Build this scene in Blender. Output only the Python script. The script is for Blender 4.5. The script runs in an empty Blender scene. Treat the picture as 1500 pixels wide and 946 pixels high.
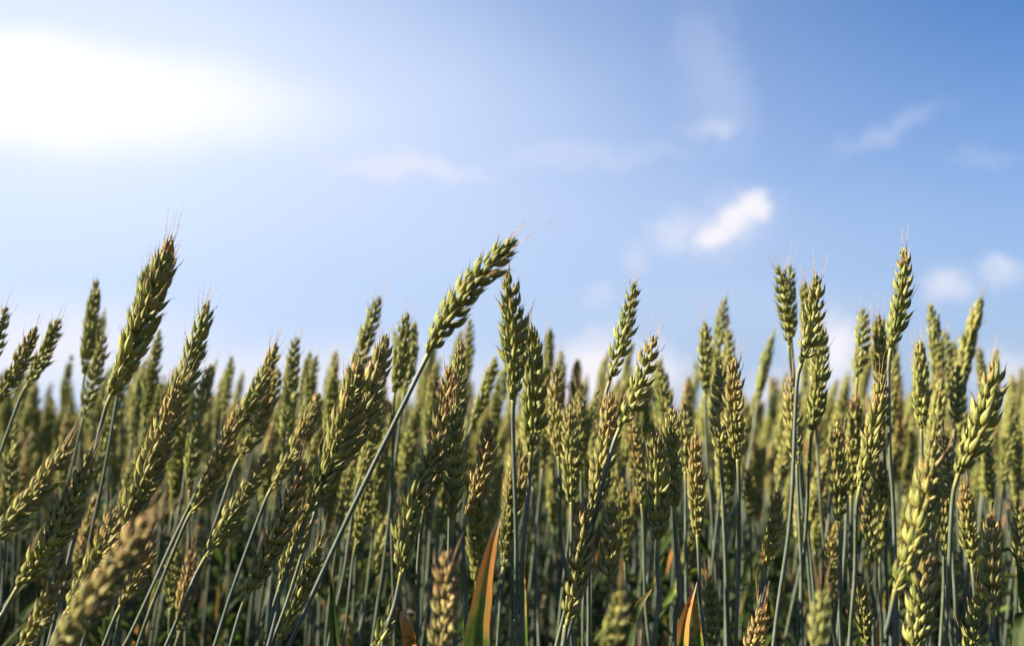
import bpy, math, random
import numpy as np
from mathutils import Vector

random.seed(7)
S = bpy.context.scene
COL = S.collection
R = math.radians

# ------------------------------------------------------------------ camera
FPX, W, H = 1700.0, 1500.0, 946.0
HOR = 612.0                                   # picture row of the horizon
TH = math.atan((HOR - H / 2) / FPX)           # upward tilt
CAM = np.array([0.0, 0.0, 0.80])
cam = bpy.data.cameras.new('camera')
cam.sensor_width = 36.0
cam.lens = 36.0 * FPX / W
cam.clip_start = 0.02
cam.clip_end = 5000
cam.dof.use_dof = True
cam.dof.focus_distance = 0.68
cam.dof.aperture_fstop = 7.6
co = bpy.data.objects.new('camera', cam)
COL.objects.link(co)
co.location = CAM
co.rotation_euler = (R(90) + TH, 0, 0)
S.camera = co

# ------------------------------------------------------------------ light
SUN_EL, SUN_AZ = 28.0, -93.0                  # azimuth from straight ahead, left negative
S.view_settings.view_transform = 'Standard'
S.view_settings.look = 'None'
S.view_settings.gamma = 1
S.view_settings.use_curve_mapping = False
S.view_settings.exposure = 1.97
sd = Vector((math.sin(R(SUN_AZ)) * math.cos(R(SUN_EL)), math.cos(R(SUN_AZ)) * math.cos(R(SUN_EL)), math.sin(R(SUN_EL))))
sl = bpy.data.lights.new('sun', 'SUN')
sl.energy = 5.0
sl.angle = R(0.5)
sl.color = (1.0, 0.85, 0.62)
so = bpy.data.objects.new('sun', sl)
COL.objects.link(so)
so.rotation_euler = sd.to_track_quat('Z', 'Y').to_euler()
so.location = (-3, 0, 4)

def pix(px, py, d):
    """a pixel of the photograph and a distance -> a point in the field"""
    a, b = (px - W / 2) / FPX, -(py - H / 2) / FPX
    return CAM + d * np.array([a, math.cos(TH) - b * math.sin(TH), math.sin(TH) + b * math.cos(TH)])

# ------------------------------------------------------------------ sky
wd = bpy.data.worlds.new('World')
S.world = wd
wd.use_nodes = True
nt = wd.node_tree
nt.nodes.clear()
def N(tree, kind, **kw):
    n = tree.nodes.new(kind)
    for k, v in kw.items():
        if k.startswith('i_'):
            k = k[2:]
            n.inputs[int(k) if k.isdigit() else k].default_value = v
        else:
            setattr(n, k, v)
    return n
def L(tree, a, b):
    tree.links.new(a, b)
def math_n(tree, op, a, b=None, clamp=False):
    n = N(tree, 'ShaderNodeMath', operation=op, use_clamp=clamp)
    for i, x in enumerate((a, b)):
        if x is None: continue
        if isinstance(x, (int, float)): n.inputs[i].default_value = x
        else: L(tree, x, n.inputs[i])
    return n.outputs[0]
def mixc(tree, f, a, b, mode='MIX'):
    n = N(tree, 'ShaderNodeMix', data_type='RGBA', blend_type=mode)
    for i, x in ((0, f), (6, a), (7, b)):
        if isinstance(x, (int, float)): n.inputs[i].default_value = x
        elif isinstance(x, tuple): n.inputs[i].default_value = x if len(x) == 4 else x + (1,)
        else: L(tree, x, n.inputs[i])
    return n.outputs[2]
def rng(tree, v, a, b, c=0.0, d=1.0, kind='SMOOTHSTEP'):
    n = N(tree, 'ShaderNodeMapRange', interpolation_type=kind)
    L(tree, v, n.inputs[0])
    for i, x in enumerate((a, b, c, d)): n.inputs[1 + i].default_value = x
    return n.outputs[0]

SKY = 0.05
sky = N(nt, 'ShaderNodeTexSky', sky_type='NISHITA', sun_disc=False)
sky.sun_elevation = R(SUN_EL)
sky.sun_rotation = R(SUN_AZ)
sky.air_density = 1.0
sky.dust_density = 1.2
sky.ozone_density = 2.0
tc = N(nt, 'ShaderNodeTexCoord')
sep = N(nt, 'ShaderNodeSeparateXYZ'); L(nt, tc.outputs['Generated'], sep.inputs[0])
yy = math_n(nt, 'MAXIMUM', sep.outputs[1], 0.05)
u = math_n(nt, 'DIVIDE', sep.outputs[0], yy)
v = math_n(nt, 'DIVIDE', sep.outputs[2], yy)
uv = N(nt, 'ShaderNodeCombineXYZ'); L(nt, u, uv.inputs[0]); L(nt, v, uv.inputs[1])
def wob(scale, amp, detail=4.0):
    n = N(nt, 'ShaderNodeTexNoise', i_Scale=scale, i_Detail=detail, i_Roughness=0.6)
    L(nt, uv.outputs[0], n.inputs['Vector'])
    s = N(nt, 'ShaderNodeVectorMath', operation='SUBTRACT'); L(nt, n.outputs['Color'], s.inputs[0]); s.inputs[1].default_value = (.5, .5, .5)
    m = N(nt, 'ShaderNodeVectorMath', operation='SCALE'); L(nt, s.outputs[0], m.inputs[0]); m.inputs['Scale'].default_value = amp
    return m.outputs[0]
def vadd(a, b):
    n = N(nt, 'ShaderNodeVectorMath', operation='ADD'); L(nt, a, n.inputs[0]); L(nt, b, n.inputs[1]); return n.outputs[0]
flat = N(nt, 'ShaderNodeVectorMath', operation='MULTIPLY'); flat.inputs[1].default_value = (1, 1, 0)
L(nt, vadd(vadd(vadd(uv.outputs[0], wob(14, 0.045)), wob(50, 0.026)), wob(150, 0.012)), flat.inputs[0])
soft = N(nt, 'ShaderNodeVectorMath', operation='MULTIPLY'); soft.inputs[1].default_value = (1, 1, 0)
L(nt, vadd(uv.outputs[0], wob(4, 0.05, 2.0)), soft.inputs[0])
vs_ = N(nt, 'ShaderNodeVectorMath', operation='MULTIPLY'); vs_.inputs[1].default_value = (1, 1, 0)
L(nt, vadd(vadd(uv.outputs[0], wob(5, 0.05, 3.0)), wob(22, 0.018)), vs_.inputs[0])
vsrc = vs_.outputs[0]
def duv(px, py):
    p = pix(px, py, 1.0) - CAM
    return p[0] / p[1], p[2] / p[1]
def puff(px, py, rx, ry, rot, strength, src, kind='SMOOTHSTEP', e=0.0):
    a, b = duv(px, py)
    m = N(nt, 'ShaderNodeMapping', vector_type='TEXTURE')
    m.inputs['Location'].default_value = (a, b, 0)
    m.inputs['Rotation'].default_value = (0, 0, R(rot))
    m.inputs['Scale'].default_value = (rx / FPX, ry / FPX, 1)
    L(nt, src, m.inputs['Vector'])
    ln = N(nt, 'ShaderNodeVectorMath', operation='LENGTH'); L(nt, m.outputs[0], ln.inputs[0])
    return rng(nt, ln.outputs['Value'], e, 1.0, strength, 0.0, kind)
def union(lst):
    o = lst[0]
    for x in lst[1:]:
        o = math_n(nt, 'MAXIMUM', o, x)
    return o
# broad bright veil of thin cloud in front of the sun's side of the sky
veil = [puff(-120, 124, 760, 126, -5, 1.25, vsrc),
        puff(-40, 110, 1250, 330, -6, 0.72, soft.outputs[0]),
        puff(-150, 200, 1850, 1050, 0, 0.95, soft.outputs[0])]
thin = [puff(590, 238, 190, 30, -4, 0.8, flat.outputs[0]),
        puff(860, 228, 230, 30, 2, 0.28, flat.outputs[0]),
        puff(1045, 178, 75, 42, 8, 0.5, flat.outputs[0]),
        puff(1045, 110, 85, 180, 12, 0.23, flat.outputs[0]),
        puff(1300, 196, 125, 28, 22, 0.27, flat.outputs[0]),
        puff(1440, 235, 90, 24, 0, 0.16, flat.outputs[0]),
        puff(900, 330, 700, 120, 0, 0.10, soft.outputs[0]),
        puff(1100, 440, 400, 70, 0, 0.12, flat.outputs[0])]
cum = [puff(1046, 344, 56, 40, 20, 1.5, flat.outputs[0]),
       puff(1076, 326, 60, 46, 25, 1.6, flat.outputs[0]),
       puff(1104, 306, 46, 46, 0, 1.6, flat.outputs[0]),
       puff(1072, 330, 110, 75, 28, .45, flat.outputs[0]),
       puff(988, 336, 56, 48, 10, 0.6, flat.outputs[0]),
       puff(930, 375, 40, 36, 0, 0.35, flat.outputs[0]),
       puff(870, 432, 36, 30, 0, 0.3, flat.outputs[0]),
       puff(1390, 418, 62, 50, 20, 0.75, flat.outputs[0]),
       puff(1466, 392, 50, 40, 0, 0.65, flat.outputs[0]),
       puff(870, 545, 95, 80, 0, 1.5, flat.outputs[0]),
       puff(950, 545, 80, 65, 0, 1.1, flat.outputs[0]),
       puff(1222, 520, 85, 85, 0, 1.3, flat.outputs[0]),
       puff(1140, 580, 90, 60, 0, 0.9, flat.outputs[0]),
       puff(1480, 540, 90, 60, 0, 0.7, flat.outputs[0]),
       puff(60, 510, 420, 110, 0, 1.0, soft.outputs[0]),
       puff(420, 560, 520, 95, 0, 0.9, soft.outputs[0])]
front = rng(nt, sep.outputs[1], 0.02, 0.2)
base = sky.outputs[0]
base = mixc(nt, 1.0, base, (0.53, 0.88, 1.33), 'MULTIPLY')
hz = rng(nt, sep.outputs[2], -0.02, 0.36, 0.72, 0.0)
base = mixc(nt, hz, base, (4.5, 5.35, 7.3))
def lay(b, mask, col):
    return mixc(nt, math_n(nt, 'MINIMUM', math_n(nt, 'MULTIPLY', mask, front), 1.0), b, col)
base = lay(base, veil[2], (6.0, 7.1, 9.2))
base = lay(base, veil[1], (7.5, 7.9, 8.9))
base = lay(base, veil[0], (10.3, 9.9, 9.9))
base = lay(base, union(thin), (6.9, 7.0, 8.0))
base = lay(base, math_n(nt, 'MULTIPLY', union(cum), 0.8), (7.9, 7.7, 8.1))
base = mixc(nt, 1.0, base, (0.605, 0.61, 0.62), 'MULTIPLY')
bg = N(nt, 'ShaderNodeBackground', i_Strength=SKY)
L(nt, base, bg.inputs[0])
wo = N(nt, 'ShaderNodeOutputWorld')
L(nt, bg.outputs[0], wo.inputs[0])

# ------------------------------------------------------------------ materials
def new_mat(name):
    m = bpy.data.materials.new(name)
    m.use_nodes = True
    t = m.node_tree
    t.nodes.clear()
    return m, t
def finish(t, colour, rough, transl=0.0, bump=None, spec=0.4):
    p = N(t, 'ShaderNodeBsdfPrincipled')
    L(t, colour, p.inputs['Base Color'])
    if isinstance(rough, (int, float)): p.inputs['Roughness'].default_value = rough
    else: L(t, rough, p.inputs['Roughness'])
    p.inputs['Specular IOR Level'].default_value = spec
    if bump is not None: L(t, bump, p.inputs['Normal'])
    out = p.outputs[0]
    if transl:
        tr = N(t, 'ShaderNodeBsdfTranslucent'); L(t, colour, tr.inputs[0])
        mx = N(t, 'ShaderNodeMixShader'); mx.inputs[0].default_value = transl
        L(t, out, mx.inputs[1]); L(t, tr.outputs[0], mx.inputs[2]); out = mx.outputs[0]
    o = N(t, 'ShaderNodeOutputMaterial'); L(t, out, o.inputs[0])
def noise(t, scale, detail=3.0, vec=None, rough=0.55):
    n = N(t, 'ShaderNodeTexNoise', i_Scale=scale, i_Detail=detail, i_Roughness=rough)
    if vec is None:
        c = N(t, 'ShaderNodeTexCoord'); vec = c.outputs['Object']
    L(t, vec, n.inputs['Vector'])
    return n.outputs['Fac']
def attr(t, name):
    a = N(t, 'ShaderNodeAttribute', attribute_name=name)
    return a

# husks: attribute hk = (along the husk, random per husk, along the ear, keel), ripe = ripeness of the ear
MAT_EAR, t = new_mat('wheat_husk')
a = attr(t, 'hk'); sp = N(t, 'ShaderNodeSeparateColor'); L(t, a.outputs['Color'], sp.inputs[0])
hs, hr, he = sp.outputs[0], sp.outputs[1], sp.outputs[2]
keel = a.outputs['Alpha']
rp = attr(t, 'ripe').outputs['Fac']
oi = N(t, 'ShaderNodeObjectInfo')
rp = math_n(t, 'ADD', rp, math_n(t, 'MULTIPLY', math_n(t, 'SUBTRACT', oi.outputs['Random'], 0.5), 0.16))
n1 = noise(t, 90, 3)
n2 = noise(t, 420, 3)
n3 = noise(t, 1500, 2)
g = mixc(t, rng(t, hr, 0.0, 1.0, kind='LINEAR'), (0.090, 0.150, 0.023), (0.41, 0.43, 0.10))
g = mixc(t, rng(t, hs, 0.0, 0.42, 0.6, 0.0), g, (0.36, 0.36, 0.045))            # yellow husk bases
g = mixc(t, rng(t, rp, 0.15, 0.95, 0.0, 0.75), g, (0.37, 0.30, 0.10))             # riper ears go straw
g = mixc(t, rng(t, keel, 0.5, 0.95, 0.0, 0.6), g, (0.55, 0.52, 0.25))           # papery margins
# rust and straw tints in patches, mostly towards husk tips and the ear's top
pt = math_n(t, 'ADD', math_n(t, 'MULTIPLY', n1, 1.0), math_n(t, 'MULTIPLY', he, 0.42))
pt = math_n(t, 'ADD', pt, math_n(t, 'MULTIPLY', rp, 0.42))
pt = math_n(t, 'ADD', pt, math_n(t, 'MULTIPLY', hr, 0.22))
pt = rng(t, pt, 1.0, 1.30)
tipf = rng(t, hs, 0.25, 0.95, 0.35, 1.0)
g = mixc(t, math_n(t, 'MULTIPLY', math_n(t, 'MULTIPLY', pt, tipf), 0.85), g, (0.52, 0.26, 0.12))
tip2 = rng(t, hs, 0.80, 1.0)
g = mixc(t, math_n(t, 'MULTIPLY', tip2, rng(t, rp, -0.1, 0.6, 0.45, 0.9)), g, (0.27, 0.13, 0.055))
g = mixc(t, math_n(t, 'MULTIPLY', rng(t, n2, 0.48, 0.75), 0.4), g, (0.10, 0.115, 0.035))
cb = N(t, 'ShaderNodeCombineXYZ'); L(t, math_n(t, 'MULTIPLY', keel, 7.0), cb.inputs[0]); L(t, math_n(t, 'MULTIPLY', hs, 1.6), cb.inputs[1]); L(t, math_n(t, 'MULTIPLY', hr, 90.0), cb.inputs[2])
vn = noise(t, 1.0, 2, cb.outputs[0])
g = mixc(t, rng(t, vn, 0.50, 0.68, 0.0, 0.6), g, (0.50, 0.49, 0.19))
g = mixc(t, rng(t, vn, 0.50, 0.32, 0.0, 0.6), g, (0.05, 0.068, 0.014))
b = N(t, 'ShaderNodeBump', i_Strength=0.8, i_Distance=0.0010); L(t, math_n(t, 'ADD', vn, math_n(t, 'MULTIPLY', n3, 0.3)), b.inputs['Height'])
finish(t, g, 0.55, 0.22, b.outputs[0], 0.3)

MAT_AWN, t = new_mat('awn_straw')
g = mixc(t, noise(t, 200), (0.46, 0.33, 0.18), (0.28, 0.16, 0.07))
finish(t, g, 0.5, 0.15)

MAT_STEM, t = new_mat('stem_waxy')
a = attr(t, 'st')                                         # 1 at the ear, falling below the neck
oi = N(t, 'ShaderNodeObjectInfo')
tcn = N(t, 'ShaderNodeTexCoord')
mp = N(t, 'ShaderNodeMapping'); mp.inputs['Scale'].default_value = (1, 1, 0.06); L(t, tcn.outputs['Object'], mp.inputs[0])
st = noise(t, 2600, 2, mp.outputs[0])
bl = noise(t, 55, 3)
g = mixc(t, oi.outputs['Random'], (0.062, 0.086, 0.068), (0.080, 0.10, 0.048))
g = mixc(t, rng(t, bl, 0.35, 0.7, 0.0, 0.7), g, (0.13, 0.155, 0.138))
g = mixc(t, rng(t, st, 0.4, 0.7, 0.0, 0.5), g, (0.04, 0.062, 0.036))
g = mixc(t, rng(t, a.outputs['Fac'], 0.0, 1.0, 0.0, 0.8), g, (0.22, 0.215, 0.055))
b = N(t, 'ShaderNodeBump', i_Strength=0.3, i_Distance=0.0004); L(t, st, b.inputs['Height'])
finish(t, g, 0.45, 0.0, b.outputs[0], 0.35)

def leaf_material(name, green, dry_from, dry_to):
    m, t = new_mat(name)
    a = attr(t, 'lf'); sp = N(t, 'ShaderNodeSeparateColor'); L(t, a.outputs['Color'], sp.inputs[0])
    s, w = sp.outputs[0], sp.outputs[1]                   # along the blade, distance from the midrib
    tcn = N(t, 'ShaderNodeTexCoord')
    nz = noise(t, 60, 4)
    vein = N(t, 'ShaderNodeTexNoise', i_Scale=1.0, i_Detail=2.0)
    cmb = N(t, 'ShaderNodeCombineXYZ'); L(t, math_n(t, 'MULTIPLY', sp.outputs[2], 38.0), cmb.inputs[0]); L(t, math_n(t, 'MULTIPLY', s, 4.0), cmb.inputs[1])
    L(t, cmb.outputs[0], vein.inputs['Vector'])
    g = mixc(t, rng(t, vein.outputs['Fac'], 0.35, 0.65), green, tuple(x * 1.7 for x in green))
    e = math_n(t, 'ADD', s, math_n(t, 'MULTIPLY', math_n(t, 'SUBTRACT', nz, 0.5), 0.55))
    e = math_n(t, 'ADD', e, math_n(t, 'MULTIPLY', w, 0.18))
    g = mixc(t, rng(t, e, dry_from - 0.12, dry_from + 0.02), g, (0.33, 0.25, 0.05))
    g = mixc(t, rng(t, e, dry_from, dry_from + 0.1), g, (0.50, 0.22, 0.05))
    g = mixc(t, rng(t, e, dry_to, dry_to + 0.06), g, (0.46, 0.33, 0.19))
    sp2 = noise(t, 130, 3)
    g = mixc(t, rng(t, sp2, 0.62, 0.70, 0.0, 0.8), g, (0.13, 0.045, 0.02))
    b = N(t, 'ShaderNodeBump', i_Strength=0.4, i_Distance=0.0008); L(t, vein.outputs['Fac'], b.inputs['Height'])
    finish(t, g, 0.5, 0.42, b.outputs[0], 0.25)
    return m
MAT_LEAF = leaf_material('leaf_green', (0.028, 0.052, 0.011), 1.05, 1.3)
MAT_DRY = leaf_material('leaf_withering', (0.075, 0.125, 0.02), 0.70, 0.94)
MAT_STRAW = leaf_material('leaf_straw', (0.26, 0.17, 0.06), 0.35, 0.6)

MAT_SOIL, t = new_mat('soil')
g = mixc(t, noise(t, 9, 6), (0.016, 0.012, 0.008), (0.042, 0.032, 0.021))
g = mixc(t, rng(t, noise(t, 70, 5), 0.5, 0.8), g, (0.09, 0.07, 0.045))
b = N(t, 'ShaderNodeBump', i_Strength=0.8, i_Distance=0.02); L(t, noise(t, 25, 6), b.inputs['Height'])
finish(t, g, 0.95, 0, b.outputs[0], 0.2)

# ------------------------------------------------------------------ mesh helpers
def nrm(a):
    a = np.asarray(a, float)
    return a / max(1e-12, np.linalg.norm(a))

class Buf:
    def __init__(s): s.v = []; s.f = []; s.n = 0; s.a = {}
    def add(s, v, f, **att):
        v = np.asarray(v, float)
        s.f.extend([tuple(i + s.n for i in q) for q in f])
        s.v.append(v); s.n += len(v)
        for k, x in att.items(): s.a.setdefault(k, []).append(np.asarray(x, float))
    def mesh(s, name, mat, const=None):
        me = bpy.data.meshes.new(name)
        me.from_pydata(np.concatenate(s.v).tolist(), [], s.f)
        for k, lst in s.a.items():
            d = np.concatenate(lst)
            if d.ndim == 2:
                at = me.attributes.new(k, 'FLOAT_COLOR', 'POINT'); at.data.foreach_set('color', d.astype(np.float32).ravel())
            else:
                at = me.attributes.new(k, 'FLOAT', 'POINT'); at.data.foreach_set('value', d.astype(np.float32))
        for k, val in (const or {}).items():
            at = me.attributes.new(k, 'FLOAT', 'POINT'); at.data.foreach_set('value', np.full(s.n, val, np.float32))
        me.polygons.foreach_set('use_smooth', [True] * len(me.polygons))
        me.materials.append(mat)
        me.update()
        return me

def tube_faces(rings, seg, cap=True):
    f = []
    for i in range(rings - 1):
        for j in range(seg):
            k = (j + 1) % seg
            f.append((i * seg + j, i * seg + k, (i + 1) * seg + k, (i + 1) * seg + j))
    if cap:
        f.append(tuple(range(seg - 1, -1, -1)))
        f.append(tuple((rings - 1) * seg + j for j in range(seg)))
    return f

def frames(P):
    P = np.asarray(P, float)
    T = np.gradient(P, axis=0)
    T /= np.linalg.norm(T, axis=1)[:, None]
    x = np.cross(T[0], (0.3, 1.0, 0.1)); x = nrm(x)
    X = []
    for t_ in T:
        x = nrm(x - t_ * np.dot(x, t_)); X.append(x)
    X = np.array(X)
    return T, X, np.cross(T, X)

def tube(buf, P, rad, seg, **att):
    P = np.asarray(P, float); T, X, Y = frames(P)
    rad = np.broadcast_to(np.asarray(rad, float), (len(P),))
    an = np.arange(seg) * 2 * math.pi / seg
    V = P[:, None] + rad[:, None, None] * (np.cos(an)[None, :, None] * X[:, None] + np.sin(an)[None, :, None] * Y[:, None])
    kw = {}
    for k, x in att.items():
        x = np.asarray(x, float)
        kw[k] = np.repeat(x, seg, axis=0)
    buf.add(V.reshape(-1, 3), tube_faces(len(P), seg), **kw)

def catmull(pts, n):
    pts = [np.asarray(p, float) for p in pts]
    pts = [2 * pts[0] - pts[1]] + pts + [2 * pts[-1] - pts[-2]]
    out = []
    m = len(pts) - 3
    for i in range(m):
        p0, p1, p2, p3 = pts[i:i + 4]
        for k in range(n):
            s = k / n
            out.append(0.5 * (2 * p1 + (p2 - p0) * s + (2 * p0 - 5 * p1 + 4 * p2 - p3) * s * s + (3 * p1 - p0 - 3 * p2 + p3) * s ** 3))
    out.append(pts[-2])
    return np.array(out)

# husk template: a pointed boat, x across, y outwards, z along
SEG = 9
RS = np.array([0, .06, .16, .30, .45, .60, .74, .86, .94, 1.0, 1.24])
def husk_template():
    V, S_, K = [], [], []
    for s in RS:
        if s < 1.0: r = float(np.interp(s, [0, .06, .16, .30, .45, .60, .74, .86, .94], [.30, .54, .84, 1.0, .97, .80, .55, .31, .17]))
        else: r = 0.085 if s == 1.0 else 0.02
        for j in range(SEG):
            an = 2 * math.pi * j / SEG + math.pi / 2
            cx, cy = math.cos(an), math.sin(an)
            keel_ = 1 + (0.42 if j == 0 else 0.0)
            y = cy * (0.80 if cy > 0 else 0.45) * keel_
            V.append((cx * r, y * r, s)); S_.append(min(1, s)); K.append(abs(cx) if cy > -0.6 else 0.6)
    return np.array(V), np.array(S_), np.array(K), tube_faces(len(RS), SEG)
HV, HS_, HK_, HF = husk_template()

def ear_mesh(name, P, wf, ripe, rnd, roll=None, n_spk=None, awn=1.0, flare=1.0, whole=False, coarse=1.0):
    """P: points along the ear from its base to its tip (local). Returns ear mesh and awn mesh."""
    P = np.asarray(P, float)
    seg = np.linalg.norm(np.diff(P, axis=0), axis=1); cum = np.concatenate([[0], np.cumsum(seg)]); Lr = cum[-1]
    def at(s):
        s = min(max(s, 0), 1) * Lr
        return np.array([np.interp(s, cum, P[:, k]) for k in range(3)])
    def tan(s): return nrm(at(min(1, s + .03)) - at(max(0, s - .03)))
    roll = rnd.uniform(0, math.pi) if roll is None else roll
    T0 = tan(.5); x0 = nrm(np.cross(T0, (0, 1, 0.02))); y0 = np.cross(T0, x0)
    side0 = x0 * math.cos(roll) + y0 * math.sin(roll)
    n = n_spk or max(9, int(round(Lr / (0.0035 * coarse) * rnd.uniform(.92, 1.08))))
    hl = (0.0050 + Lr * 0.073) * (0.72 + 0.28 * wf) * (.6 + .4 * coarse)                  # husk length
    B = Buf(); AW = []
    tube(B, P, np.linspace(.0011, .0007, len(P)), 5, hk=np.tile([0.3, .5, .5, .3], (len(P), 1)))
    twist = rnd.uniform(-.6, .6)
    thin_from = rnd.choice([9, 9, .8, .7, 9]); skip = rnd.choice([0, 0, .03, .07])
    if whole: thin_from, skip = 9, rnd.choice([0, 0, 0, .02])
    for i in range(n + 1):
        s = i / n * 0.93
        top = i >= n
        if not top and 1 < i < n - 1 and rnd.random() < skip: continue
        T = tan(s); p = at(s)
        sgn = 1 if i % 2 else -1
        sd_ = nrm(side0 - T * np.dot(side0, T)); nn = np.cross(T, sd_)
        ca, sa = math.cos(twist * (s - .5)), math.sin(twist * (s - .5))
        sd_, nn = sd_ * ca + nn * sa, nn * ca - sd_ * sa
        sc = np.interp(s, [0, .06, .18, .5, .78, .93], [.58, .80, 1.0, 1.03, .84, .52]) * rnd.uniform(.86, 1.12) * (.78 if s > thin_from else 1)
        out_a = R(np.interp(s, [0, .3, .8, .93], [22, 30, 22, 6])) * flare * (.55 + .45 * wf) * rnd.uniform(.82, 1.2)
        fan = [(-72, 0, .88, 1.0), (72, 0, .88, 1.0), (-50, .10, .98, .8), (50, .13, .98, .8), (-24, .20, 1.04, .9), (24, .24, 1.04, .9), (0, .38, .86, .7)]
        if top: fan = [(-90, 0, .8, 1.), (90, 0, .8, 1.), (0, .1, .9, .9), (180, .12, .9, .9)]
        for (ph, rise, ls, ws) in fan:
            ph = R(ph + rnd.uniform(-14, 14))
            rad = sd_ * sgn * math.cos(ph) + nn * math.sin(ph)
            aa = out_a * (1.0 if not top else 1.0) * rnd.uniform(.85, 1.15) * (.75 if rise > .3 else 1)
            z = nrm(T * math.cos(aa) + rad * math.sin(aa)); y = nrm(rad - z * np.dot(rad, z)); x = np.cross(y, z)
            ln = hl * sc * ls * rnd.uniform(.86, 1.16)
            wd_ = ln * .178 * (.6 + .4 * coarse) * ws * rnd.uniform(.9, 1.1) * (.85 + .15 * wf)
            o = p + rad * (.0010 + .0006 * wf) * sc + T * rise * hl * .45 * sc
            bulge = .10 * ln * np.sin(np.pi * np.minimum(HS_, 1)) + rnd.uniform(-.05, .16) * ln * HV[:, 2] ** 3
            V = o + (HV[:, 0] * wd_)[:, None] * x + (HV[:, 1] * wd_ + bulge)[:, None] * y + (HV[:, 2] * ln)[:, None] * z
            hr_ = rnd.random()
            C_ = np.stack([HS_, np.full(len(HS_), hr_), np.full(len(HS_), min(1, s / .93)), HK_], 1)
            B.add(V, HF, hk=C_)
            # awns: hair points, longest at the top
            pr = np.interp(s, [0, .55, .8, .93], [.03, .07, .24, .58]) * awn
            if ls >= .9 and rnd.random() < pr:
                la = rnd.uniform(.004, .010) + max(0, s - .66) * rnd.uniform(.0, .048) * awn
                q0 = o + z * ln * 1.02 + y * (bulge[-1])
                dr = nrm(z + T * .5)
                cv = (np.array([rnd.uniform(-1, 1) for _ in range(3)])) * la * .12
                Q = np.array([q0 + dr * la * k / 4 + cv * (k / 4) ** 2 for k in range(5)])
                A = Buf(); tube(A, Q, np.linspace(.00021, .00006, 5), 3); AW.append(A.mesh('awn', MAT_AWN))
    return B.mesh(name, MAT_EAR, {'ripe': ripe}), AW

def stem_mesh(P, r0=.0014, r1=.00105, seg=8):
    """P from ground to the ear's base"""
    P = np.asarray(P, float)
    d = np.linalg.norm(P - P[-1], axis=1)
    h = P[:, 2] - P[0, 2]
    rad = np.interp(h, [0, .25, .6, .9], [r0 * 1.25, r0 * 1.1, r0, r1])
    for hn in (.12, .34, .55):                            # joints of the straw
        rad = rad * (1 + .35 * np.exp(-((h - hn) / .006) ** 2))
    rad = np.where(d < .012, rad * (1 + .10 * (1 - d / .012)), rad)
    B = Buf()
    tube(B, P, rad, seg, st=np.clip(1 - d / .013, 0, 1))
    return B.mesh('stem', MAT_STEM)

def leaf_mesh(P, width, updir, mat, fold=.35, twist=0.0, name='leaf'):
    P = np.asarray(P, float); n = len(P)
    T = np.gradient(P, axis=0); T /= np.linalg.norm(T, axis=1)[:, None]
    B = Buf(); V = []; C_ = []
    across = np.array([-1, -.72, -.36, 0, .36, .72, 1])
    for i in range(n):
        s = i / (n - 1)
        x = nrm(np.cross(T[i], updir)); y = np.cross(x, T[i])
        c, q = math.cos(twist * s), math.sin(twist * s); x, y = x * c + y * q, y * c - x * q
        w = width * .5 * min(1, .55 + s * 2.2) * (1 - s ** 1.8) ** .95 + .0002
        for a_ in across:
            V.append(P[i] + x * a_ * w * (1 + .04 * math.sin(s * 31 + a_)) + y * fold * abs(a_) * w); C_.append((s, abs(a_), a_ * .5 + .5, 1))
    m = len(across)
    f = [(i * m + j, i * m + j + 1, (i + 1) * m + j + 1, (i + 1) * m + j) for i in range(n - 1) for j in range(m - 1)]
    # a thin underside so the blade has thickness
    k = len(V)
    V2 = [v_ - np.array([0, 0, 0]) for v_ in V]
    B.add(V, f, lf=np.array(C_))
    return B.mesh(name, mat)

def link(name, data, parent=None):
    o = bpy.data.objects.new(name, data); COL.objects.link(o)
    if parent is not None: o.parent = parent
    return o
def put(root, ear, awn, stem, leaves):
    link('stem', stem, root)
    e = link('ear', ear, root)
    for a_ in awn: link('awn', a_, e)
    for lf, lab in leaves:
        l = link('leaf', lf, root)
        if lab: l['label'] = lab
def root_at(loc, label, group):
    r = bpy.data.objects.new('wheat_plant', None); COL.objects.link(r)
    r.empty_display_size = .02
    r.location = loc; r['label'] = label; r['category'] = 'wheat'; r['group'] = group
    return r

# ------------------------------------------------------------------ ground
g = Buf()
nx = 60
xs = np.concatenate([np.linspace(-6, 6, nx)])
ys = np.linspace(-4, 16, 80)
rs = np.random.RandomState(3)
G = [(x, y, rs.uniform(-.012, .012)) for y in ys for x in xs]
GF = [(j * nx + i, j * nx + i + 1, (j + 1) * nx + i + 1, (j + 1) * nx + i) for j in range(len(ys) - 1) for i in range(nx - 1)]
g.add(G, GF)
big = 2500
ring = [(-6, -4, 0), (6, -4, 0), (6, 16, 0), (-6, 16, 0), (-big, -big, -.02), (big, -big, -.02), (big, big, -.02), (-big, big, -.02)]
g.add(ring, [(4, 5, 1, 0), (5, 6, 2, 1), (6, 7, 3, 2), (7, 4, 0, 3)])
go = link('ground', g.mesh('ground', MAT_SOIL)); go['kind'] = 'structure'

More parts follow.
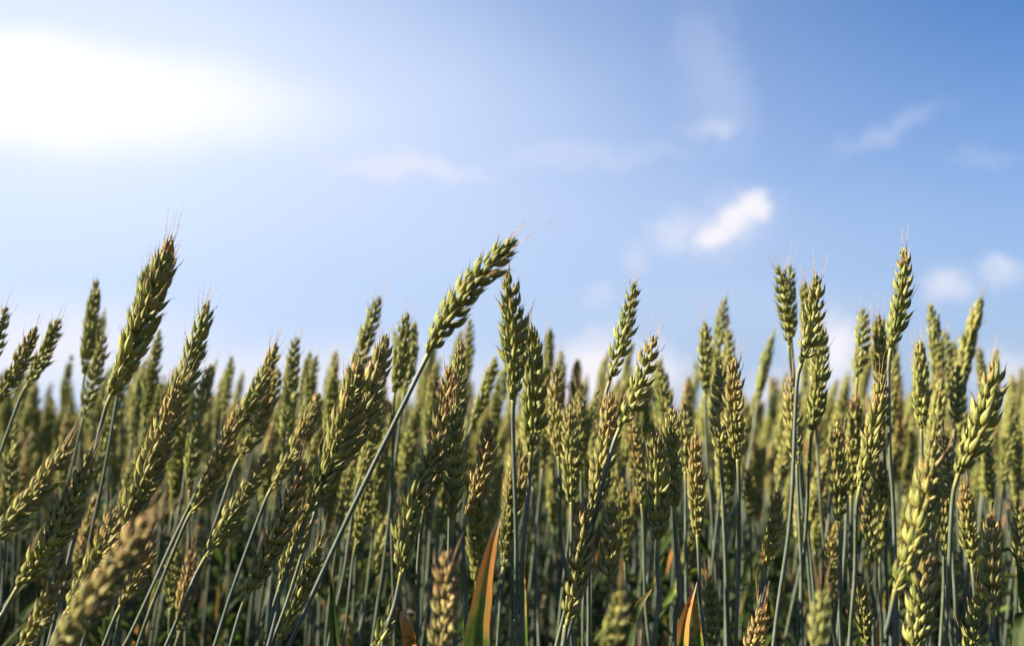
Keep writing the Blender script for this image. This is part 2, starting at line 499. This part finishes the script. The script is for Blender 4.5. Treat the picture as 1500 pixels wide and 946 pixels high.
# ------------------------------------------------------------------ the plants the photograph shows one by one
# tip x,y | ear base x,y | a point lower on the stem or None | distance | width factor | bow | ripeness | description
HERO = [
 (251,345,163,578,(72,940),.66,1.15,.03,.35,'rust-flecked ear, tallest at the far left'),
 (217,386,180,545,None,.86,.8,.02,.1,'greener ear half hidden behind the tallest far-left ear'),
 (306,440,238,640,None,.74,.9,.02,.1,'green ear leaning right above an orange-tipped ear'),
 (262,552,176,788,(120,946),.64,.95,.03,.55,'orange-tipped yellow ear leaning right below a green ear'),
 (142,408,124,548,None,1.0,.8,0,.0,'slim blurred upright green ear at the left against sky'),
 (151,490,122,612,None,.95,.8,.02,.1,'short blurred ear right beside a slim upright one'),
 (88,467,38,566,None,.85,.85,.02,.25,'blurred ear leaning right near the left edge'),
 (53,478,-6,590,None,.78,1.0,.03,.35,'brownish blurred ear leaning out of the left edge'),
 (10,450,-22,545,None,.8,1.0,0,.2,'ear cut by the left edge, only its tip showing'),
 (309,533,281,635,None,1.0,.85,0,.05,'dark blurred ear right of the green leaning ear'),
 (340,521,327,606,None,1.25,.7,0,.05,'narrow blurred ear against sky between leaning ones'),
 (234,482,212,610,None,1.1,.75,0,.05,'blurred narrow ear just right of the tallest far-left ear'),
 (405,501,330,640,None,.82,.85,.06,.3,'long curved ear bowing right against the pale sky'),
 (345,600,280,750,None,.78,.9,.05,.6,'pink-tipped blurred ear leaning right in the left crowd'),
 (408,540,350,672,None,.86,.85,.04,.55,'orange ear tucked under the long curved ear'),
 (106,645,-18,800,None,.61,.95,.04,.5,'rusty ear leaning in from the left edge'),
 (135,655,27,858,(-8,935),.62,.85,.06,.35,'dark ear leaning right on a curved stem, lower left'),
 (228,742,72,962,None,.43,.8,.03,.6,'pink-tipped ear, largest and most blurred, bottom left'),
 (172,742,98,895,None,.6,.85,.04,.5,'pale straw ear left of the blurred pink-tipped one'),
 (96,826,28,955,None,.57,.85,.03,.5,'pale ear rising from the bottom left corner'),
 (223,795,178,885,None,.66,.9,.03,.75,'orange ear with long awns behind the blurred pink-tipped one'),
 (393,662,302,814,(243,946),.74,.68,.02,.45,'slender pale ear leaning far right on a thin stem'),
 (283,800,262,930,None,.85,.8,0,.9,'dead brown ear low in the shade at the left'),
 (255,790,250,890,None,.9,.8,0,.2,'green ear in shade low behind the blurred pink-tipped one'),
 (566,489,482,700,None,.68,1.05,.05,.4,'thick ear with brown tip awns, left of the diagonal stem'),
 (527,523,453,748,(393,946),.64,1.0,.04,.3,'thick pale green ear on a stout slanting stem'),
 (446,672,364,868,None,.64,.95,.03,.45,'plump pale husked ear left of a stout slanting stem'),
 (470,793,410,935,None,.66,.75,.03,.3,'thin pale ear low beside the diagonal stem'),
 (452,738,413,850,(392,930),.66,.7,.02,.4,'small yellow ear on a bent stem under a thick ear'),
 (758,351,628,518,(423,946),.60,1.1,-.05,.12,'green ear bowing right on the thick diagonal stem'),
 (741,396,752,585,(755,946),.62,.98,.03,.3,'upright ear touching the tip of the diagonal one'),
 (778,474,778,662,(763,946),.64,.80,.02,.08,'dark green ear upright just right of the touching pair'),
 (660,535,622,740,(610,946),.65,1.0,.03,.65,'straw-topped plump ear under the diagonal ear'),
 (645,640,588,838,(560,946),.63,.9,-.05,.3,'curved ear with loose lower husks left of the centre'),
 (675,500,662,668,None,.72,.9,0,.15,'green ear straight behind the diagonal ear'),
 (668,590,663,760,None,.64,.95,0,.05,'dark shaded ear hanging over the dry leaf'),
 (717,613,684,755,(682,946),.72,.8,.05,1.0,'all-orange ripe ear left of the middle'),
 (655,807,646,985,None,.5,.9,0,.75,'blurred orange-tipped ear standing at the bottom edge'),
 (580,880,545,965,None,.63,.7,.02,.3,'loose green ear peeping up at the bottom edge'),
 (556,433,503,585,None,.93,.8,.02,.1,'blurred slim ear leaning right behind a thick one'),
 (596,457,578,575,(578,946),.86,.8,0,.05,'blurred green ear on a straight dark stem'),
 (607,471,592,575,None,.95,.8,.02,.15,'blurred ear at the right of a close green pair'),
 (434,492,419,620,None,1.0,.85,0,.05,'blurred upright green ear between curved and thick ears'),
 (454,514,440,585,None,1.2,.75,.02,.05,'small blurred ear right of an upright green one'),
 (464,521,451,592,None,1.1,.75,0,.05,'dark small blurred ear left of the thick ears'),
 (484,535,476,600,None,1.6,.8,0,.1,'faint distant ear left of the thick ears'),
 (468,575,398,714,None,.8,.8,.03,.5,'orange-tipped ear leaning right below small blurred ones'),
 (689,467,686,545,None,1.2,.8,0,.1,'small blurred ear peeping below the diagonal ear'),
 (727,521,692,620,None,1.0,.85,.02,.0,'dark blurred ear left of the upright touching ear'),
 (562,570,527,700,None,.9,.8,.02,.3,'pale blurred ear right of the thick pale green ear'),
 (540,690,522,795,None,.9,.7,.02,.3,'low blurred ear seen through beside the diagonal stem'),
 (512,680,496,775,None,.95,.7,0,.2,'low green blurred ear left of the diagonal stem'),
 (770,663,747,780,None,.8,.75,.02,.55,'orange-topped slim ear between two straight stems'),
 (748,690,738,830,None,.8,.7,.02,.3,'slim pale ear in the gap above the dry leaf'),
 (931,412,893,558,None,.75,.74,.02,.15,'slim green ear rising alone into sky right of centre'),
 (957,491,908,626,(846,880),.66,.90,.05,.3,'pink-tipped pale green ear leaning right on a thin stem'),
 (893,574,866,757,(862,946),.68,.85,.03,.5,'ear banded with rust in its middle, right of centre'),
 (814,533,818,668,(832,870),.8,.85,0,.5,'orange-capped ear upright, leftmost of the middle cluster'),
 (835,592,837,735,None,.78,.9,.0,.35,'broad yellow-green ear in the middle cluster'),
 (848,570,851,690,None,.9,.85,0,.2,'green ear behind the broad yellow-green one'),
 (806,480,797,600,None,1.25,.85,.0,.0,'blurred tall green ear behind the middle cluster'),
 (823,513,818,610,None,1.3,.8,.0,.1,'blurred ear peeping above the orange-capped one'),
 (846,526,836,620,None,1.3,.75,.0,.15,'thin blurred ear above the middle cluster'),
 (927,613,940,737,None,.85,.85,.0,.6,'orange-topped blurred ear behind the pink-tipped leaning one'),
 (948,560,945,645,None,1.3,.8,0,.0,'dark green distant ear right of the pink-tipped one'),
 (958,628,964,790,(959,946),.66,1.0,.02,.35,'plump sharp ear on a wavy bluish stem'),
 (984,598,988,742,(988,946),.69,1.0,-.02,.35,'plump ear right beside the one on a wavy stem'),
 (1002,588,1004,690,None,.86,.9,0,.45,'yellow ear peeping behind two plump ears'),
 (1018,635,1022,782,(1032,946),.74,.85,0,.6,'orange-tipped soft ear right of two plump ears'),
 (1033,472,1033,576,(1043,760),.95,.85,0,.1,'lone blurred ear against sky on a pale straight stem'),
 (1067,482,1066,560,None,1.0,.85,0,.1,'brown-green blurred ear above a yellow pair'),
 (1056,535,1056,672,(1068,946),.75,.85,-.02,.45,'left ear of the yellow pair'),
 (1076,524,1081,672,(1078,946),.72,.90,-.02,.5,'right ear of the yellow pair, with ochre husks'),
 (1097,685,1099,758,None,1.0,.7,0,.25,'small pale ear with a sideways awn, right of the yellow pair'),
 (857,728,832,906,(826,946),.65,.90,.03,.4,'green-gold ear low, crossing a leaning thin stem'),
 (898,735,893,867,(893,946),.65,.90,0,.45,'pale short ear with spaced husks, low and right of centre'),
 (910,868,886,970,None,.45,.8,.02,.0,'dark green ear blurred in front at the bottom'),
 (1040,840,1045,960,None,.8,.75,0,.3,'small pale ear low beside the second dry leaf'),
 (1139,717,1122,830,(1110,930),.75,.75,.03,.45,'yellow slim ear leaning right, lower right'),
 (1116,892,1094,965,None,.62,1.0,.03,.95,'withered orange ear with long awns at the bottom edge'),
 (912,700,916,822,None,.9,.85,0,.1,'dark shaded ear behind the pale short one'),
 (1139,388,1156,506,(1172,700),.85,.95,.03,.15,'blurred blunt ear, left of a tall twin pair'),
 (1159,390,1159,502,(1176,700),.87,.8,-.03,.15,'blurred ear, right of a tall twin pair'),
 (1195,402,1174,532,(1133,946),.68,.95,.05,.25,'crisp curved ear with dark tip on a slanting stem'),
 (1177,412,1186,520,None,.95,.75,0,.05,'blurred ear tip peeping behind the crisp curved ear'),
 (1204,477,1190,630,None,.8,.95,.02,.15,'broad blurred ear below the crisp curved ear'),
 (1265,451,1256,553,None,.9,.85,.02,.1,'blurred ear left of the tall ear at right'),
 (1287,459,1290,580,None,.86,.9,0,.3,'brownish ear touching the foot of the tall ear'),
 (1325,362,1305,510,(1310,780),.70,.84,.04,.15,'tallest ear at right, on a straight grey stem'),
 (1292,548,1260,712,(1244,946),.70,.85,.03,.45,'yellow-tipped ear leaning below the tall ear'),
 (1348,498,1350,628,None,.82,.85,0,.05,'upright dark green ear right of the tall ear'),
 (1364,444,1378,570,None,1.0,.75,0,.05,'blurred narrow ear, left of a far trio at right'),
 (1384,484,1392,590,None,1.1,.75,0,.05,'blurred narrow ear, middle of a far trio at right'),
 (1396,498,1404,600,None,1.15,.75,0,.1,'blurred narrow ear, right of a far trio'),
 (1401,534,1398,626,None,.85,.85,.03,.3,'soft ear in front of the far trio at right'),
 (1434,509,1440,580,None,1.2,.75,0,.05,'dark narrow blurred ear near the right edge'),
 (1459,529,1404,693,(1384,946),.64,1.0,.04,.25,'large sharp ear bowing right near the right edge'),
 (1367,642,1312,862,(1306,946),.57,.80,.05,.4,'big pink-tipped ear with smooth husks, lower right'),
 (1226,617,1230,762,None,.75,.85,0,.45,'yellow ear with red tip upright, right lower crowd'),
 (1254,574,1247,725,None,.86,.85,0,.5,'orange-topped soft ear left of the yellow-tipped one'),
 (1157,552,1167,680,(1175,946),.8,.85,0,.6,'pink-tipped ear behind the slanting grey stem'),
 (1274,714,1274,820,(1280,946),.8,.8,0,.5,'orange-tipped low ear beside a shaded one'),
 (1290,674,1289,812,None,.86,.8,0,.2,'shaded ear left of the big pink-tipped one'),
 (1258,843,1270,950,None,.74,.85,0,.45,'loose low ear at the bottom right of centre'),
 (1384,717,1385,815,None,.8,.8,0,.45,'orange-tipped ear right of the big pink-tipped one'),
 (1387,631,1391,735,None,.8,.8,0,.4,'yellow ear behind the large sharp ear'),
 (1360,776,1334,965,None,.61,.85,.02,.4,'pale loose ear rising at the bottom, right'),
 (1452,752,1454,892,(1456,946),.66,.95,0,.55,'orange-crowned ear low at the right edge'),
 (1432,868,1420,980,None,.7,.9,0,.1,'dark ear beneath the orange-crowned one'),
 (1445,642,1451,735,None,1.0,.8,0,.1,'blurred green ear above the orange-crowned one'),
 (1494,730,1494,842,None,.85,.85,0,.15,'dark ear cut by the right edge'),
 (1411,704,1424,825,None,.78,.85,0,.35,'yellow-green ear right of the large ear\'s stem'),
 (1217,782,1218,852,None,.85,.75,0,.35,'tiny pale ear low in the right crowd'),
 (1205,865,1196,965,None,.46,.75,0,.0,'dark blurred ear in front at the bottom, right'),
]
rnd = random.Random(11)
COARSE = {'big pink-tipped ear with smooth husks': 1.3, 'large sharp ear bowing right near the right edge': 1.35, 'pale short ear with spaced husks': 1.35,
          'orange-crowned ear low at the right edge': 1.25, 'green-gold ear low': 1.25, 'pale loose ear rising at the bottom': 1.25, 'dark green ear upright just right of the touching pair': 1.3,
          'pink-tipped pale green ear leaning right on a thin stem': 1.15, 'plump sharp ear on a wavy bluish stem': 1.1}
FRONT = 'wheat plants at the edge of the field'
hero_px = []
heroes = []
def stem_path(pb, axis, pl, rn, n=10):
    """ground -> ear base; pl: a lower point of the stem or None"""
    if pl is None:
        k = -axis / max(.35, abs(axis[2]))
        pl = pb + np.array([k[0] * .55 + rn.uniform(-.01, .01), k[1] * .4, -1]) * .13
    dv = (pl - pb); dv = dv / max(.02, abs(dv[2]))
    gz = pl[2]
    gp = np.array([pl[0] + dv[0] * gz * .7, pl[1] + dv[1] * gz * .5 + rn.uniform(-.02, .02), 0])
    mid = pl + np.array([dv[0] * .97, dv[1] * .9, -1]) * .16
    nk = nrm(axis * .35 + nrm(pb - pl) * .65)
    neck = pb - nk * .016
    midu = neck * .5 + pl * .5 + np.array([rn.uniform(-.0025, .0025), rn.uniform(-.003, .003), 0])
    pts = [gp, mid, pl, midu, neck, pb]
    return catmull(pts, n), gp
for (tx, ty, bx, by, sp_, d, wf, bow, ripe, desc) in HERO:
    pt_, pb = pix(tx, ty, d + rnd.uniform(-.012, .012)), pix(bx, by, d)
    ax = pt_ - pb; Lr = np.linalg.norm(ax); axn = ax / Lr
    perp = nrm(np.cross(axn, (0, 1, 0)))                   # to the right of the ear in the picture
    ctl = (pt_ + pb) / 2 - perp * bow * 2 * Lr
    P = np.array([(1 - s) ** 2 * pb + 2 * s * (1 - s) * ctl + s * s * pt_ for s in np.linspace(0, 1, 11)])
    pl = pix(sp_[0], sp_[1], d + rnd.uniform(-.01, .015)) if sp_ else None
    sp3, gp = stem_path(pb, nrm(P[1] - P[0]), pl, rnd)
    r = root_at(gp, 'wheat plant with a ' + desc, FRONT)
    if desc[0] in 'aeio': r['label'] = 'wheat plant with an ' + desc
    if 'tallest ear at right' in desc or desc.startswith(('left ear', 'right ear')): r['label'] = 'wheat plant with the ' + desc
    ear, awn = ear_mesh('ear', P - gp, wf * .95, ripe, rnd, awn=1.0 if d < 1 else .6, flare=1.1, whole=True, coarse=COARSE.get(desc.split(',')[0], 1.0))
    sr = .00135 if 'diagonal stem' in desc and 'green ear bowing' in desc else .00125
    stem = stem_mesh(sp3 - gp, sr * 1.05, sr * .86)
    leaves = []
    # a low leaf on every straw
    hh = rnd.uniform(.36, .56); base_i = int(np.argmin(abs(sp3[:, 2] - hh))); q = sp3[base_i] - gp
    an = rnd.uniform(0, 2 * math.pi); dr = np.array([math.cos(an), math.sin(an), 0]); ll = rnd.uniform(.10, .17)
    LP = np.array([q + dr * ll * s * (1 - .15 * s) + np.array([0, 0, ll * (1.0 * s - rnd.uniform(1.0, 1.3) * s * s)]) for s in np.linspace(0, 1, 13)])
    leaves.append((leaf_mesh(LP, rnd.uniform(.008, .012), (0, 0, 1), MAT_LEAF, twist=rnd.uniform(-1, 1)), None))
    put(r, ear, awn, stem, leaves)
    heroes.append((r, sp3, gp)); hero_px.append(((tx + bx) / 2, (ty + by) / 2, desc, d))

# the withered blades that stand up between the straws: each grows from the plant next to it
def big_leaf(hero_key, pts, d, width, mat, label, fold=.5, twist=0, facing=(0, -1, .1)):
    i = [k for k, h in enumerate(HERO) if h[9] == hero_key][0]
    r, sp3, gp = heroes[i]
    P = [pix(x, y, d) for (x, y) in pts]
    P = catmull(P, 8)
    # from the straw up to the first traced point
    src = sp3[int(np.argmin(abs(sp3[:, 2] - (P[0][2] - .10))))]
    P = np.concatenate([catmull([src, src * .4 + P[0] * .6 + np.array([0, 0, -.01]), P[0]], 5)[:-1], P])
    l = link('leaf', leaf_mesh(P - gp, width, facing, mat, fold, twist), r)
    l['label'] = label
big_leaf('dark shaded ear hanging over the dry leaf', [(697, 1010), (698, 946), (706, 880), (718, 810), (734, 752)], .60, .0165, MAT_DRY,
         'withering upright blade, green below and orange above', .22, .1)
big_leaf('plump ear right beside the one on a wavy stem', [(995, 1000), (998, 946), (1006, 900), (1021, 852)], .70, .013, MAT_DRY, 'rust-orange dry blade with dark edge', .6, .5)
big_leaf('orange-tipped soft ear right of two plump ears', [(1030, 1000), (1024, 930), (1016, 880), (1006, 838)], .72, .007, MAT_DRY, 'thin orange dry blade', .6, .8)
big_leaf('curved ear with loose lower husks left of the centre', [(604, 980), (600, 925), (594, 903), (600, 896), (616, 903)], .66, .010, MAT_STRAW, 'dry straw-coloured blade bent over at its tip', .5, .9)
big_leaf('withered orange ear with long awns at the bottom edge', [(1112, 985), (1112, 946), (1119, 905), (1127, 850)], .63, .005, MAT_DRY, 'thin dry orange blade', .6, .8)
big_leaf('dark green ear blurred in front at the bottom', [(905, 1000), (915, 946), (935, 890), (955, 862)], .74, .012, MAT_LEAF, 'dark green blade leaning right', .4, .5)
big_leaf('small yellow ear on a bent stem under a thick ear', [(497, 1010), (492, 946), (488, 880), (484, 830)], .80, .011, MAT_LEAF, 'dark green blade standing upright', .4, .4)
big_leaf('orange-topped slim ear between two straight stems', [(768, 990), (768, 900), (767, 820), (771, 785)], .82, .006, MAT_DRY, 'narrow orange dry blade', .5, .7)
big_leaf('orange-crowned ear low at the right edge', [(1500, 900), (1490, 830), (1478, 806), (1463, 812)], .72, .010, MAT_LEAF, 'green blade arching over', .4, .5, (0, 0, 1))

# ------------------------------------------------------------------ plants of the crowd: a dozen kinds, copied
KINDS = []
for k in range(32):
    rk = random.Random(100 + k)
    Lr = rk.uniform(.072, .095); tipz = rk.uniform(.80, .86)
    lean = rk.uniform(0, .06); an = rk.uniform(-1.0, 1.0)          # mostly leaning away from the sun's side
    dr = np.array([math.cos(an), math.sin(an), 0])
    top = dr * lean + np.array([0, 0, tipz - Lr])
    ang = rk.uniform(.02, .34)
    if k == 5: ang = 1.9                                          # one that nods over
    axis0 = nrm(dr * lean * 1.5 + np.array([0, 0, .5]))
    P = [top]; ps = top.copy()
    for j in range(10):
        a_ = ang * (j + 1) / 10 + math.atan2(lean * 1.5, .5)
        ps = ps + (dr * math.sin(a_) + np.array([0, 0, math.cos(a_)])) * Lr / 10; P.append(ps.copy())
    P = np.array(P)
    SP = catmull([np.zeros(3), dr * lean * .1 + np.array([rk.uniform(-.008, .008), 0, top[2] * .4]), dr * lean * .45 + np.array([0, rk.uniform(-.008, .008), top[2] * .75]), top - axis0 * .02, top], 9)
    ripe = rk.choice([0, .05, .1, .2, .3, .4, .55, .7])
    ear, awn = ear_mesh('ear', P, rk.uniform(.52, .90), ripe, rk, awn=.7, flare=1.05)
    lv = []
    for q_ in range(3):
        hh = rk.uniform(.30, .62); q = SP[int(np.argmin(abs(SP[:, 2] - hh)))]
        a2 = rk.uniform(0, 6.28); d2 = np.array([math.cos(a2), math.sin(a2), 0]); ll = rk.uniform(.10, .20)
        LP = np.array([q + d2 * ll * s * (1 - .2 * s) * .8 + np.array([0, 0, ll * (1.1 * s - 1.35 * s * s)]) for s in np.linspace(0, 1, 11)])
        lv.append(leaf_mesh(LP, rk.uniform(.008, .013), (0, 0, 1), MAT_STRAW if rk.random() < .05 else MAT_LEAF, twist=rk.uniform(-1, 1)))
    if rk.random() < .55:
        hh = rk.uniform(.56, .70); q = SP[int(np.argmin(abs(SP[:, 2] - hh)))]
        a2 = rk.uniform(0, 6.28); d2 = np.array([math.cos(a2), math.sin(a2), 0]); ll = rk.uniform(.09, .17); dn = rk.uniform(.9, 1.7)
        LP = np.array([q + d2 * ll * s * (1 - .3 * s) * .7 + np.array([0, 0, ll * (1.0 * s - dn * s * s)]) for s in np.linspace(0, 1, 13)])
        lv.append(leaf_mesh(LP, rk.uniform(.0045, .008), (0, 0, 1), rk.choice([MAT_DRY, MAT_LEAF, MAT_LEAF, MAT_STRAW]), twist=rk.uniform(-3, 3)))
    KINDS.append((ear, awn, stem_mesh(SP, .00145, .00115, 6), lv, P))

protos = [None] * len(KINDS)
def copy_plant(k, loc, rz, tx_, ty_, sc):
    if protos[k] is None:
        r = bpy.data.objects.new('wheat_plant', None); COL.objects.link(r); r.empty_display_size = .02
        e_, a_, s_, l_, _ = KINDS[k]
        put(r, e_, a_, s_, [(x, None) for x in l_])
        protos[k] = r
    else:
        src = protos[k]
        r = src.copy(); COL.objects.link(r)
        for ch in list(src.children):
            c = ch.copy(); COL.objects.link(c); c.parent = r
            for gch in ch.children:
                g2 = gch.copy(); COL.objects.link(g2); g2.parent = c
    r.location = loc; r.rotation_euler = (tx_, ty_, rz); r.scale = (sc, sc, sc)
    r['category'] = 'wheat'
    return r
def to_px(p):
    q = np.asarray(p) - CAM
    f_ = q[1] * math.cos(TH) + q[2] * math.sin(TH); up = -q[1] * math.sin(TH) + q[2] * math.cos(TH)
    return W / 2 + FPX * q[0] / f_, H / 2 - FPX * up / f_, f_

rf = random.Random(5)
NFILL = 298 - len(HERO)
pts_used = [(h[2][0], h[2][1]) for h in heroes]
cands = []
while len(cands) < NFILL:
    y = math.sqrt(rf.uniform(.93 ** 2, 1.5 ** 2)); x = rf.uniform(-.47, .47) * y
    if any((x - a) ** 2 + (y - b_) ** 2 < .022 ** 2 for a, b_ in pts_used): continue
    pts_used.append((x, y)); cands.append((x, y))
cands.sort(key=lambda c: c[1])
for n_, (x, y) in enumerate(cands):
    k = rf.randrange(len(KINDS))
    if k == 5 and rf.random() < .8: k = 6
    rz = rf.gauss(0, .7); sc = rf.gauss(.985, .052)
    r = copy_plant(k, (x, y, 0), rz, rf.gauss(0, .025), rf.gauss(.02, .03), sc)
    P = KINDS[k][4]; c = P[5] * sc; c = np.array([c[0] * math.cos(rz) - c[1] * math.sin(rz) + x, c[0] * math.sin(rz) + c[1] * math.cos(rz) + y, c[2]])
    px_, py_, _ = to_px(c)
    j = min(range(len(hero_px)), key=lambda i: (hero_px[i][0] - px_) ** 2 + (hero_px[i][1] - py_) ** 2 * .6)
    hx, hy, desc, hd = hero_px[j]
    where = 'left of' if px_ < hx - 14 else ('right of' if px_ > hx + 14 else ('above' if py_ < hy - 25 else ('below' if py_ > hy + 25 else 'behind')))
    short = desc.split(',')[0]
    r['label'] = 'blurred wheat plant %s the %s' % (where, short)
    if len(r['label'].split()) > 16: r['label'] = r['label'].replace('blurred wheat plant', 'wheat plant')
    r['group'] = 'blurred wheat plants ' + where + ' the ' + short

# ------------------------------------------------------------------ the rest of the field, past counting
rp_ = np.random.RandomState(21)
pts = []
def strip(y0, y1, dens, margin):
    area = (y1 - y0) * (.94 * (y0 + y1) / 2 + 2 * margin)
    n = int(area * dens)
    for _ in range(n):
        y = rp_.uniform(y0, y1); hw = .47 * y + margin; x = rp_.uniform(-hw, hw)
        pts.append((x, y))
for y0, y1, dn in ((1.5, 2.2, 470), (2.2, 3.2, 300), (3.2, 4.5, 130), (4.5, 6.5, 75), (6.5, 9, 40), (9, 14, 22), (14, 24, 10), (24, 45, 4)):
    strip(y0, y1, dn, 1.3 if y0 < 8 else 3)
# beside the counted plants, outside the picture on both sides
for _ in range(1000):
    y = rp_.uniform(.5, 1.7); s_ = -1 if rp_.rand() < .72 else 1; x = s_ * rp_.uniform(.47 * y + .17, .47 * y + 1.5); pts.append((x, y))
pts = np.array(pts)
keep = []
for p in pts:
    keep.append(p)
pts = np.array(keep)
me = bpy.data.meshes.new('wheat_crop')
me.from_pydata([(x, y, 0) for x, y in pts], [], [])
npt = len(pts)
vi = rp_.randint(0, len(KINDS), npt); vi[(vi == 5) & (rp_.rand(npt) < .75)] = 6
rot = np.stack([rp_.normal(0, .03, npt), rp_.normal(.02, .035, npt), rp_.normal(0, .8, npt)], 1)
sca = np.where(pts[:, 1] < 2.6, rp_.normal(.972, .058, npt), rp_.normal(.945, .055, npt))
at = me.attributes.new('pick', 'INT', 'POINT'); at.data.foreach_set('value', vi.astype(np.int32))
at = me.attributes.new('turn', 'FLOAT_VECTOR', 'POINT'); at.data.foreach_set('vector', rot.astype(np.float32).ravel())
at = me.attributes.new('size', 'FLOAT', 'POINT'); at.data.foreach_set('value', sca.astype(np.float32))
crop = link('wheat_crop', me)
crop['kind'] = 'stuff'; crop['label'] = 'dense crop of distant blurred wheat filling the field to the horizon'; crop['category'] = 'wheat field'
gt = bpy.data.node_groups.new('wheat_scatter', 'GeometryNodeTree')
gt.interface.new_socket('Geometry', in_out='INPUT', socket_type='NodeSocketGeometry')
gt.interface.new_socket('Geometry', in_out='OUTPUT', socket_type='NodeSocketGeometry')
gi = gt.nodes.new('NodeGroupInput'); gout = gt.nodes.new('NodeGroupOutput')
allj = gt.nodes.new('GeometryNodeJoinGeometry')
for k in reversed(range(len(KINDS))):
    if protos[k] is None: continue
    src = protos[k]; jn = gt.nodes.new('GeometryNodeJoinGeometry')
    for ch in src.children:
        oin = gt.nodes.new('GeometryNodeObjectInfo'); oin.transform_space = 'ORIGINAL'; oin.inputs['Object'].default_value = ch
        gt.links.new(oin.outputs['Geometry'], jn.inputs[0])
    g2i = gt.nodes.new('GeometryNodeGeometryToInstance')
    gt.links.new(jn.outputs[0], g2i.inputs[0]); gt.links.new(g2i.outputs[0], allj.inputs[0])
iop = gt.nodes.new('GeometryNodeInstanceOnPoints'); iop.inputs['Pick Instance'].default_value = True
gt.links.new(gi.outputs[0], iop.inputs['Points']); gt.links.new(allj.outputs[0], iop.inputs['Instance'])
def named(n, ty):
    x = gt.nodes.new('GeometryNodeInputNamedAttribute'); x.data_type = ty; x.inputs['Name'].default_value = n
    return x.outputs['Attribute']
gt.links.new(named('pick', 'INT'), iop.inputs['Instance Index'])
e2r = gt.nodes.new('FunctionNodeEulerToRotation'); gt.links.new(named('turn', 'FLOAT_VECTOR'), e2r.inputs[0]); gt.links.new(e2r.outputs[0], iop.inputs['Rotation'])
cx = gt.nodes.new('ShaderNodeCombineXYZ'); sz = named('size', 'FLOAT')
for i in range(3): gt.links.new(sz, cx.inputs[i])
gt.links.new(cx.outputs[0], iop.inputs['Scale'])
gt.links.new(iop.outputs[0], gout.inputs[0])
md = crop.modifiers.new('scatter', 'NODES'); md.node_group = gt
print('plants', len(HERO), NFILL, 'scattered', npt)
